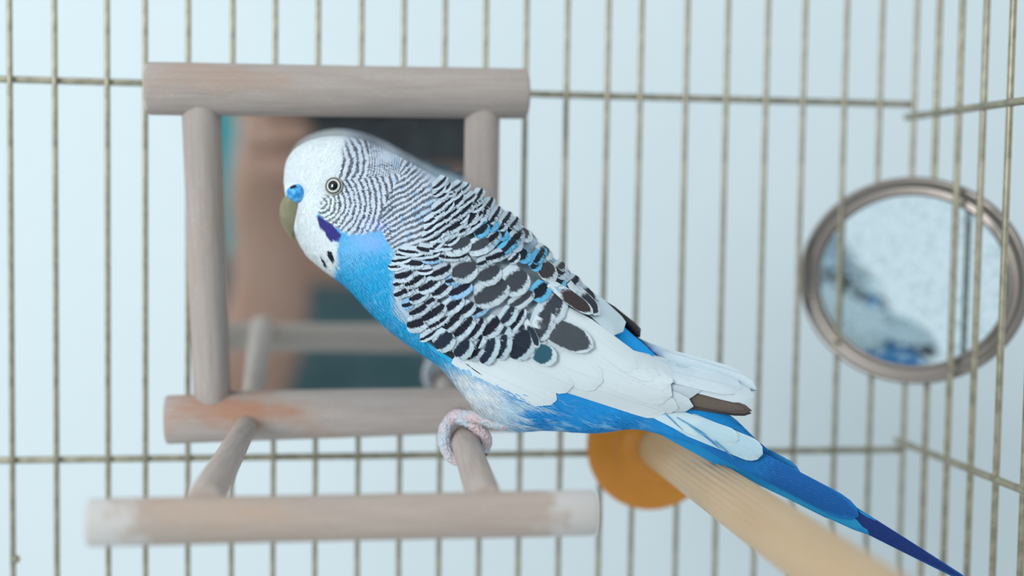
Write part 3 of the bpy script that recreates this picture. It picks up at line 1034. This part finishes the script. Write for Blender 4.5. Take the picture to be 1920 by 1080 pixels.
TF = [((1230, 770), (1430, 852), 44, L3(192, 216, 226), L3(180, 208, 222), 'blade', -46, .07),
      ((1215, 768), (1385, 826), 36, L3(202, 222, 230), L3(186, 212, 224), 'blade', -50, .08),
      ((1200, 782), (1660, 1000), 40, L3(24, 132, 192), L3(40, 150, 200), 'blade', -12, .01),
      ((1230, 770), (1610, 968), 46, L3(22, 112, 182), L3(20, 90, 160), 'blade', -18, .01),
      ((1240, 765), (1815, 1090), 50, L3(20, 84, 160), L3(24, 52, 118), 'point', -8, 0.0),
      ((1240, 772), (1790, 1076), 46, L3(22, 70, 146), L3(26, 48, 110), 'point', 4, 0.0),
      ((1215, 780), (1600, 975), 40, L3(34, 140, 196), L3(30, 120, 180), 'blade', 10, .0),
      ((1260, 775), (1500, 900), 48, L3(40, 130, 190), L3(30, 120, 180), 'blade', 18, .0)]
for q in range(5):
    x_, y_ = 1240+q*26+random.uniform(-5, 5), 772+q*13+random.uniform(-3, 3)
    TF.append(((x_, y_), (x_+random.uniform(34, 60), y_+random.uniform(28, 40)), random.uniform(2.5, 4.5), L3(90, 158, 200), L3(60, 130, 184), 'point', -56, .08))
for b, t, w, p, dk, shp, off, sl in TF:
    feather('tail_feather', b, t, w, bird, p, dk, 0.0, .42, .95, shp, (0, 1.0), nv=16, wfun=tail_w(off, sl), arch=.10)

# ---- face: eye, cere, beak
def ellipsoid_pts(c, r, n=24, m=32):
    th = np.linspace(0, np.pi, n)[:, None]
    ph = np.linspace(0, 2*np.pi, m, endpoint=False)[None, :]
    P = np.stack([np.sin(th)*np.cos(ph)*r[0], np.cos(th)*r[1]+0*ph, np.sin(th)*np.sin(ph)*r[2]], -1)
    return P+np.asarray(c)


M_cere = NT('cere_skin')
nz_ = M_cere.noise(900, 4)
M_cere.l(M_cere.mix(M_cere.step(nz_, .35, .7), lin(20, 128, 206), lin(104, 196, 232)), M_cere.b.inputs['Base Color'])
M_cere.set(Roughness=.5); M_cere.bump(nz_, .5, .0004)
M_cere = M_cere.mat
M_beak = NT('beak_horn')
nb_ = M_beak.noise(420, 4, stretch=(1, 1, .3))
M_beak.l(M_beak.mix(nb_, lin(116, 112, 78), lin(160, 154, 124)), M_beak.b.inputs['Base Color'])
M_beak.set(Roughness=.38)
M_beak = M_beak.mat
M_dark = plain('nostril_dark', lin(24, 26, 34), .6)
M_lid = plain('eyelid_skin', lin(150, 152, 140), .7)


def eye_mat():
    k = NT('eye_glossy')
    uv = k.n('ShaderNodeUVMap', uv_map='UVMap')
    sp = k.n('ShaderNodeSeparateXYZ')
    k.l(uv.outputs[0], sp.inputs[0])
    r = sp.outputs[0]
    c = k.mix(k.step(r, .60, .66), lin(8, 9, 14), lin(206, 206, 200))
    c = k.mix(k.step(r, .84, .90), c, lin(16, 17, 20))
    k.l(c, k.b.inputs['Base Color'])
    k.set(Roughness=.08, Coat_Weight=.5, Coat_Roughness=.03)
    return k.mat


M_eye = eye_mat()


def eye(mirror):
    c = place(627.0, 349.5, 0, G_BODY)
    g1, g2 = place(633.0, 349.5, 0, G_BODY), place(627.0, 356.0, 0, G_BODY)
    n = np.cross(g1-c, g2-c); n /= np.linalg.norm(n)
    if n[2] > 0: n = -n
    n = n*.6+np.array([0, 0, -1])*.4; n /= np.linalg.norm(n)
    t1 = np.cross(n, (0, 1, 0)); t1 /= np.linalg.norm(t1)
    t2 = np.cross(n, t1)
    R, N_, M_ = 14.5, 14, 40
    P, uv = [], []
    for i in range(N_):
        q = i/(N_-1)
        for j in range(M_):
            a = 2*math.pi*j/M_
            P.append(c+R*q*(t1*math.cos(a)+t2*math.sin(a))+n*(2.0+9.0*math.sqrt(max(0, 1-.96*q*q))-2.0*(q > .99)))
            uv.append((q, 0))
    P = np.array(P)
    if mirror: P[:, 2] *= -1
    me = mesh_np('eye', loc2world(P)-BB, grid_faces(N_, M_))
    ul = me.uv_layers.new(name='UVMap')
    vi = np.zeros(len(me.loops), dtype=np.int32)
    me.loops.foreach_get('vertex_index', vi)
    ul.data.foreach_set('uv', np.array(uv, dtype=np.float32)[vi].ravel())
    e = link('eye', me, M_eye, bird)
    P = []
    for i in range(40):
        a = 2*math.pi*i/40
        rd = t1*math.cos(a)+t2*math.sin(a)
        for j in range(10):
            b = 2*math.pi*j/10
            P.append(c+rd*(15.4+1.7*math.cos(b))+n*(3.2+2.6*math.sin(b)))
    P = np.array(P)
    if mirror: P[:, 2] *= -1
    f = grid_faces(40, 10)
    last = np.array([[39*10+j, 39*10+(j+1) % 10, (j+1) % 10, j] for j in range(10)])
    lid = bmesh_loc('eyelid', P, np.vstack([f, last]), M_lid, e)
    tag(lid, label='bare grey ring around the eye')


eye(False)
eye(True)
for sgn in (-1, 1):
    c0 = to_loc(556.5, 362.5, -66); c0[2] = sgn*46
    P = ellipsoid_pts(c0, (24, 19, 37))
    P[..., 1] += np.maximum(0, P[..., 0]-c0[0])*.12
    cere = bmesh_loc('cere', P.reshape(-1, 3), grid_faces(24, 32), M_cere, bird)
    nc = to_loc(549.5, 350.5, -76.0); nc[2] = sgn*75
    P = ellipsoid_pts((0, 0, 0), (6.2, 2.9, 6), 10, 16).reshape(-1, 3)
    ca, sa = math.cos(-.42), math.sin(-.42)
    P = np.stack([P[:, 0]*ca-P[:, 1]*sa, P[:, 0]*sa+P[:, 1]*ca, P[:, 2]], 1)+nc
    bmesh_loc('nostril', P, grid_faces(10, 16), M_dark, cere)
BK = [((541, 372), (586, 374), 70), ((534, 382), (586, 390), 68), ((530, 396), (580, 404), 60), ((530.5, 412), (572, 416), 47), ((535, 428), (562, 428), 30), ((542, 440), (553, 440), 9), ((547, 448), (550, 448), 2)]
bk = loft(BK, 30, 32, 2.2)
bmesh_loc('upper_beak', bk.reshape(-1, 3), grid_faces(30, 32), M_beak, bird)
lb = loft([((556, 418), (574, 420), 20), ((553, 430), (570, 436), 17), ((553, 440), (563, 444), 9), ((555, 446), (559, 447), 2)], 14, 24)
bmesh_loc('lower_beak', lb.reshape(-1, 3), grid_faces(14, 24), M_beak, bird)

# ---- legs: tarsus and toes closing round what they stand on
M_skin = NT('scaly_skin')
vz = M_skin.n('ShaderNodeTexVoronoi')
vz.inputs['Scale'].default_value = 1500
M_skin.l(M_skin.n('ShaderNodeTexCoord').outputs['Object'], vz.inputs['Vector'])
tone = M_skin.noise(230, 3)
M_skin.l(M_skin.mix(M_skin.step(tone, .38, .62), lin(196, 208, 220), lin(218, 196, 198)), M_skin.b.inputs['Base Color'])
M_skin.set(Roughness=.7)
M_skin.bump(vz.outputs['Distance'], .9, .0006)
M_skin = M_skin.mat
M_claw = plain('claw_horn', lin(92, 84, 84), .4)


def tube_mesh(path, radii, n=14, knob=0.0):
    path = catmull(np.array(path), 6*len(path))
    rad = catmull(np.array(radii)[:, None], len(path))[:, 0]
    V = []
    prev = np.array([0.3, 0.5, 0.8])
    k = len(path)
    for i in range(k):
        t = path[min(i+1, k-1)]-path[max(i-1, 0)]
        t /= np.linalg.norm(t)
        a = prev-t*np.dot(prev, t); a /= np.linalg.norm(a)
        b = np.cross(t, a)
        prev = a
        r = rad[i]*(1+knob*math.sin(i*1.9))
        for j in range(n):
            q = 2*math.pi*j/n
            V.append(path[i]+r*(math.cos(q)*a+math.sin(q)*b))
    V += [path[0]-(path[1]-path[0])*.3, path[-1]+(path[-1]-path[-2])*.3]
    f = grid_faces(k, n).tolist()
    tri = [(k*n, (j+1) % n, j) for j in range(n)] + [(k*n+1, (k-1)*n+j, (k-1)*n+(j+1) % n) for j in range(n)]
    return np.array(V), f, tri


def leg(name_pts, toes, claws):
    bm_v, bm_f = [], []
    for path, rad in name_pts+toes:
        V, f, tri = tube_mesh(path, rad, knob=.05)
        o_ = sum(len(x) for x in bm_v)
        bm_v.append(V-BB)
        bm_f += [tuple(q+o_ for q in ff) for ff in f+tri]
    me = bpy.data.meshes.new('leg')
    me.from_pydata(np.vstack(bm_v).tolist(), [], bm_f)
    o = link('leg', me, M_skin, bird)
    rmod = o.modifiers.new('remesh', 'REMESH')
    rmod.mode = 'VOXEL'; rmod.voxel_size = 0.00022; rmod.use_smooth_shade = True
    sm = o.modifiers.new('smooth', 'SMOOTH'); sm.iterations = 4
    for path, rad in claws:
        V, f, tri = tube_mesh(path, rad, n=8)
        m_ = bpy.data.meshes.new('claw')
        m_.from_pydata((V-BB).tolist(), [], [tuple(q) for q in f+tri])
        for p in m_.polygons: p.use_smooth = True
        link('claw', m_, M_claw, o)
    return o


ax = np.array(ARM1)-np.array(ARM0); ax /= np.linalg.norm(ax)          # along the perch arm, towards the room
e1 = np.cross(ax, np.array([0, 0, 1.0])); e1 /= np.linalg.norm(e1)
if e1 @ RIGHT < 0: e1 = -e1
e2 = np.cross(e1, ax)
if e2[2] < 0: e2 = -e2


def ringpt(c, ang, r, along=0.0):
    """point round an arm: angle 0 = right, 90 = up"""
    a = math.radians(ang)
    return c+ax*along+(e1*math.cos(a)+e2*math.sin(a))*r


fc = foot_at
RA = 0.0037
hip = loc2world(to_loc(940, 792, -45.0))
knk = ringpt(fc, 112, RA+.0036)
tars = [([loc2world(to_loc(985, 770, -40.0)), hip, hip*.5+knk*.5+np.array([0, 0, .0004]), knk], [.0026, .0019, .00165, .0019])]
rr = RA+.0014
toes = [([knk, ringpt(fc, 140, RA+.0028, .0012), ringpt(fc, 180, rr+.0003, .002), ringpt(fc, 222, rr, .0024), ringpt(fc, 252, rr, .0024)], [.0018, .0017, .0016, .0015, .0012]),
        ([knk, ringpt(fc, 84, RA+.0022, .0026), ringpt(fc, 50, rr, .0036), ringpt(fc, 14, rr+.0002, .0040), ringpt(fc, -22, rr, .0040)], [.0018, .0017, .00165, .0016, .0012]),
        ([knk, ringpt(fc, 150, RA+.0024, -.0020), ringpt(fc, 185, rr, -.003), ringpt(fc, 220, rr, -.0034)], [.0017, .0015, .0014, .0011]),
        ([knk, ringpt(fc, 80, RA+.002, -.0018), ringpt(fc, 45, rr, -.0026), ringpt(fc, 5, rr, -.003)], [.0017, .0015, .0014, .0011])]
claws = [([ringpt(fc, 250, rr, .0024), ringpt(fc, 268, rr-.0004, .0026), ringpt(fc, 288, rr-.0008, .0028)], [.0008, .0006, .0002]),
         ([ringpt(fc, -20, rr+.0003, .0040), ringpt(fc, -38, rr+.0002, .0042), ringpt(fc, -56, rr-.0006, .0044)], [.0008, .0006, .0002])]
leg(tars, toes, claws)
# the other foot stands on the bottom rail behind
rc2 = np.array(bp0)+(np.array(bp1)-np.array(bp0))*.955
top2 = rc2+np.array([0, -.0005, .0080])
h2 = loc2world(to_loc(985, 760, 45.0))
dn = np.array([0, -1.0, 0])
leg([([h2, h2*.5+top2*.5, top2], [.0024, .0018, .0018])],
    [([top2, top2+np.array([s_*.002, -.0042, -.0008]), rc2+np.array([s_*.0032, -.0078, .001]), rc2+np.array([s_*.0032, -.0074, -.003])], [.0016, .0014, .0013, .0010]) for s_ in (-1, 1)],
    [([rc2+np.array([s_*.0032, -.0075, -.0026]), rc2+np.array([s_*.0032, -.0070, -.0048])], [.0007, .0002]) for s_ in (-1, 1)])

# ------------------------------------------------------------------ the room behind the camera, seen in the small mirrors
M_floor = plain('pale_floor', lin(196, 200, 202), 0.6)
tag(slab('floor', (-1.6, -1.9, -1.14), (1.6, 0.40, -1.10), M_floor), kind='structure')
for lx in (-0.70, 0.55):
    for ly in (-0.29, 0.02):
        rod('leg', (lx, ly, -1.10), (lx, ly, -0.15), 0.022, 0.026, M_table, table, 20, rings=2)
# teal curtain in folds
cx = np.linspace(-1.0, 0.25, 160)
cz = np.linspace(-1.09, 0.95, 24)
CX, CZ = np.meshgrid(cx, cz)
CY = -1.30+0.035*np.sin(CX*34+0.6*np.sin(CZ*2.1))+0.012*np.sin(CX*83+1.2)
V = np.stack([CX, CY, CZ], -1).reshape(-1, 3)
cur = link('curtain', mesh_np('curtain', V, grid_faces(24, 160, False)), M_curtain)
sol = cur.modifiers.new('solid', 'SOLIDIFY'); sol.thickness = 0.003
tag(cur, 'teal curtain hanging in soft folds behind the photographer', 'curtain')

# the camera
M_black = plain('black_rubber', lin(26, 28, 33), 0.55)
M_grey = plain('grey_plastic', lin(92, 96, 104), 0.45)
camera_prop = empty('photo_camera', (-0.150, -0.452, 0.008))
PB = (-0.150, -0.452, 0.008)
tag(camera_prop, 'black camera body held up in two hands', 'camera')
slab('camera_body', (-0.214, -0.478, 0.008), (-0.086, -0.428, 0.086), M_black, 0.008, camera_prop, PB)
slab('prism_housing', (-0.205, -0.474, 0.080), (-0.155, -0.430, 0.108), M_black, 0.007, camera_prop, PB)
rod('lens_ring', (-0.1795, -0.432, 0.064), (-0.1812, -0.408, 0.0655), 0.031, 0.029, M_black, camera_prop, 40, base=PB, rings=3)
rod('dial', (-0.112, -0.45, 0.084), (-0.112, -0.45, 0.093), 0.011, 0.011, M_grey, camera_prop, 24, base=PB, rings=2)
slab('grip', (-0.112, -0.440, 0.010), (-0.088, -0.412, 0.080), M_black, 0.008, camera_prop, PB)

# the person on a stool
M_skin_p = NT('person_skin')
M_skin_p.l(M_skin_p.mix(M_skin_p.noise(30, 3), lin(198, 154, 132), lin(184, 136, 112)), M_skin_p.b.inputs['Base Color'])
M_skin_p.set(Roughness=.55, Subsurface_Weight=.1, Subsurface_Scale=.01)
M_skin_p = M_skin_p.mat
M_shirt = plain('dark_teal_cloth', lin(62, 104, 110), 0.9)
M_trousers = plain('dark_cloth', lin(48, 52, 62), 0.9)
M_hair = plain('dark_hair', lin(34, 28, 26), 0.6)


def skin_mesh(name, verts, edges, mat, parent, base, levels=2):
    """verts: list of (x, y, z, radius); the first is the root"""
    me = bpy.data.meshes.new(name)
    me.from_pydata([(v[0]-base[0], v[1]-base[1], v[2]-base[2]) for v in verts], edges, [])
    o = link(name, me, mat, parent)
    o.modifiers.new('skin', 'SKIN').use_smooth_shade = True
    lay = me.skin_vertices[0] if len(me.skin_vertices) else me.attributes.new('skin', 'FLOAT', 'POINT') and None
    if lay is None:
        bm = bmesh.new(); bm.from_mesh(me); bm.verts.layers.skin.verify(); bm.to_mesh(me); bm.free()
        lay = me.skin_vertices[0]
    for i, v in enumerate(verts):
        r = v[3]
        lay.data[i].radius = r if isinstance(r, tuple) else (r, r)
        lay.data[i].use_root = (i == 0)
    s_ = o.modifiers.new('sub', 'SUBSURF'); s_.levels = levels; s_.render_levels = levels
    return o


PX, PY = -0.15, -0.64
person = empty('person', (PX, PY, -0.66))
QB = (PX, PY, -0.66)
tag(person, 'person in a dark teal shirt seated on a stool, holding up a camera', 'person')
V = [(PX, PY, -.56, (.13, .10)), (PX, PY, -.38, (.125, .09)), (PX, PY-.01, -.22, (.14, .095)), (PX, PY, -.13, (.09, .07)), (PX, PY+.02, -.075, .052),
     (PX, PY+.045, -.01, (.062, .07)), (PX, PY+.05, .06, (.074, .088)), (PX, PY+.045, .12, (.068, .078)), (PX, PY+.125, -.015, (.034, .024)), (PX, PY+.138, .035, (.011, .015))]
E_ = [(0, 1), (1, 2), (2, 3), (3, 4), (4, 5), (5, 6), (6, 7), (5, 8), (6, 9)]


def arm_chain(side, pts, palm, fingers):
    s0 = len(V)
    V.extend(pts)
    E_.append((3, s0))
    for i in range(len(pts)-1): E_.append((s0+i, s0+i+1))
    p = len(V); V.append(palm); E_.append((p-1, p))
    for fg in fingers:
        a = p
        for q in fg:
            V.append(q); E_.append((a, len(V)-1)); a = len(V)-1


# left hand on the side of the camera, right hand round the grip
fl = [[(-.228, -.436, .004+.017*i, .0092), (-.224, -.420, .010+.018*i, .0088), (-.211, -.4165, .012+.018*i, .0080), (-.199, -.4170, .013+.017*i, .0070)] for i in range(4)]
fl.append([(-.222, -.470, .010, .0105), (-.218, -.489, .026, .0095), (-.205, -.4895, .040, .0085)])
arm_chain(-1, [(-.335, PY+.0, -.165, .062), (-.345, PY+.07, -.33, .044), (-.300, -.500, -.270, .040), (-.228, -.462, -.090, .028), (-.226, -.456, -.045, .023)], (-.236, -.452, .004, (.016, .030)), fl)
fr_ = [[(-.070, -.436, .014+.016*i, .0092), (-.074, -.412, .018+.016*i, .0088), (-.090, -.4035, .020+.016*i, .0080), (-.104, -.4045, .021+.016*i, .0070)] for i in range(4)]
fr_.append([(-.076, -.470, .040, .0105), (-.082, -.489, .050, .0095), (-.096, -.4895, .056, .0085)])
arm_chain(1, [(.035, PY+.0, -.165, .062), (.060, PY+.06, -.33, .044), (.030, -.545, -.270, .040), (-.050, -.475, -.070, .029), (-.060, -.462, -.030, .025)], (-.066, -.455, .018, (.016, .030)), fr_)
for sx in (-1, 1):
    s0 = len(V)
    V.extend([(PX+sx*.09, PY+.06, -.575, .085), (PX+sx*.12, PY+.42, -.575, .062), (PX+sx*.12, PY+.40, -.82, .050), (PX+sx*.12, PY+.38, -1.045, .036), (PX+sx*.125, PY+.50, -1.072, (.036, .026))])
    E_ += [(0, s0)]+[(s0+i, s0+i+1) for i in range(4)]
skin_mesh('body', V, E_, M_skin_p, person, QB)
sh = [(x, y, z, tuple(q*1.10 for q in r) if isinstance(r, tuple) else r*1.12) for x, y, z, r in V]
def sub(idx, edges, name, mat, grow):
    vv = [(V[i][0], V[i][1], V[i][2], tuple(q*grow for q in V[i][3]) if isinstance(V[i][3], tuple) else V[i][3]*grow) for i in idx]
    return skin_mesh(name, vv, edges, mat, person, QB)
na = len([1 for _ in range(10)])
la = 10
ra = la+5+1+4*4+3
sub([1, 0, 2, 3, la, la+1, ra, ra+1], [(0, 1), (0, 2), (2, 3), (3, 4), (4, 5), (3, 6), (6, 7)], 'shirt', M_shirt, 1.13)
lg = ra+5+1+4*4+3
sub([0, lg, lg+1, lg+2, lg+3, lg+5, lg+6, lg+7, lg+8], [(0, 1), (1, 2), (2, 3), (3, 4), (0, 5), (5, 6), (6, 7), (7, 8)], 'trousers', M_trousers, 1.12)
hair = skin_mesh('hair', [(PX, PY+.015, .105, (.088, .094)), (PX, PY+.0, .04, (.084, .070)), (PX, PY-.015, -.03, (.060, .045)), (PX, PY+.075, .150, (.060, .040))], [(0, 1), (1, 2), (0, 3)], M_hair, person, QB)
for sx in (-1, 1):
    link('eye', lathe('eye', [(0, -.011), (.006, -.009), (.011, 0), (.006, .009), (0, .011)], 16), M_dark, person, Matrix.Translation((sx*.03, .122, .725)))
    link('ear', lathe('ear', [(0, -.010), (.016, -.006), (.020, 0), (.012, .006), (0, .004)], 16), M_skin_p, person, Matrix.Translation((sx*.078, .045, .705)) @ Matrix.Rotation(math.pi/2, 4, 'Y') @ Matrix.Diagonal((1.4, 1, 1, 1)))
    link('shoe', lathe('shoe', [(0, -.035), (.034, -.035), (.045, -.025), (.046, 0), (.036, .022), (0, .03)], 24), M_black, person, Matrix.Translation((sx*.123, .44, -.405)) @ Matrix.Diagonal((1, 2.6, 1, 1)))
stool = empty('stool', (PX, PY, -1.10))
tag(stool, 'round stool that the photographer sits on', 'stool')
SB = (PX, PY, -1.10)
rod('seat', (PX, PY, -.70), (PX, PY, -.655), .17, .17, M_wood, stool, 40, base=SB, rings=2)
for sx in (-1, 1):
    for sy in (-1, 1):
        rod('leg', (PX+sx*.15, PY+sy*.15, -1.10), (PX+sx*.11, PY+sy*.11, -.69), .015, .017, M_wood, stool, 16, base=SB, rings=2)
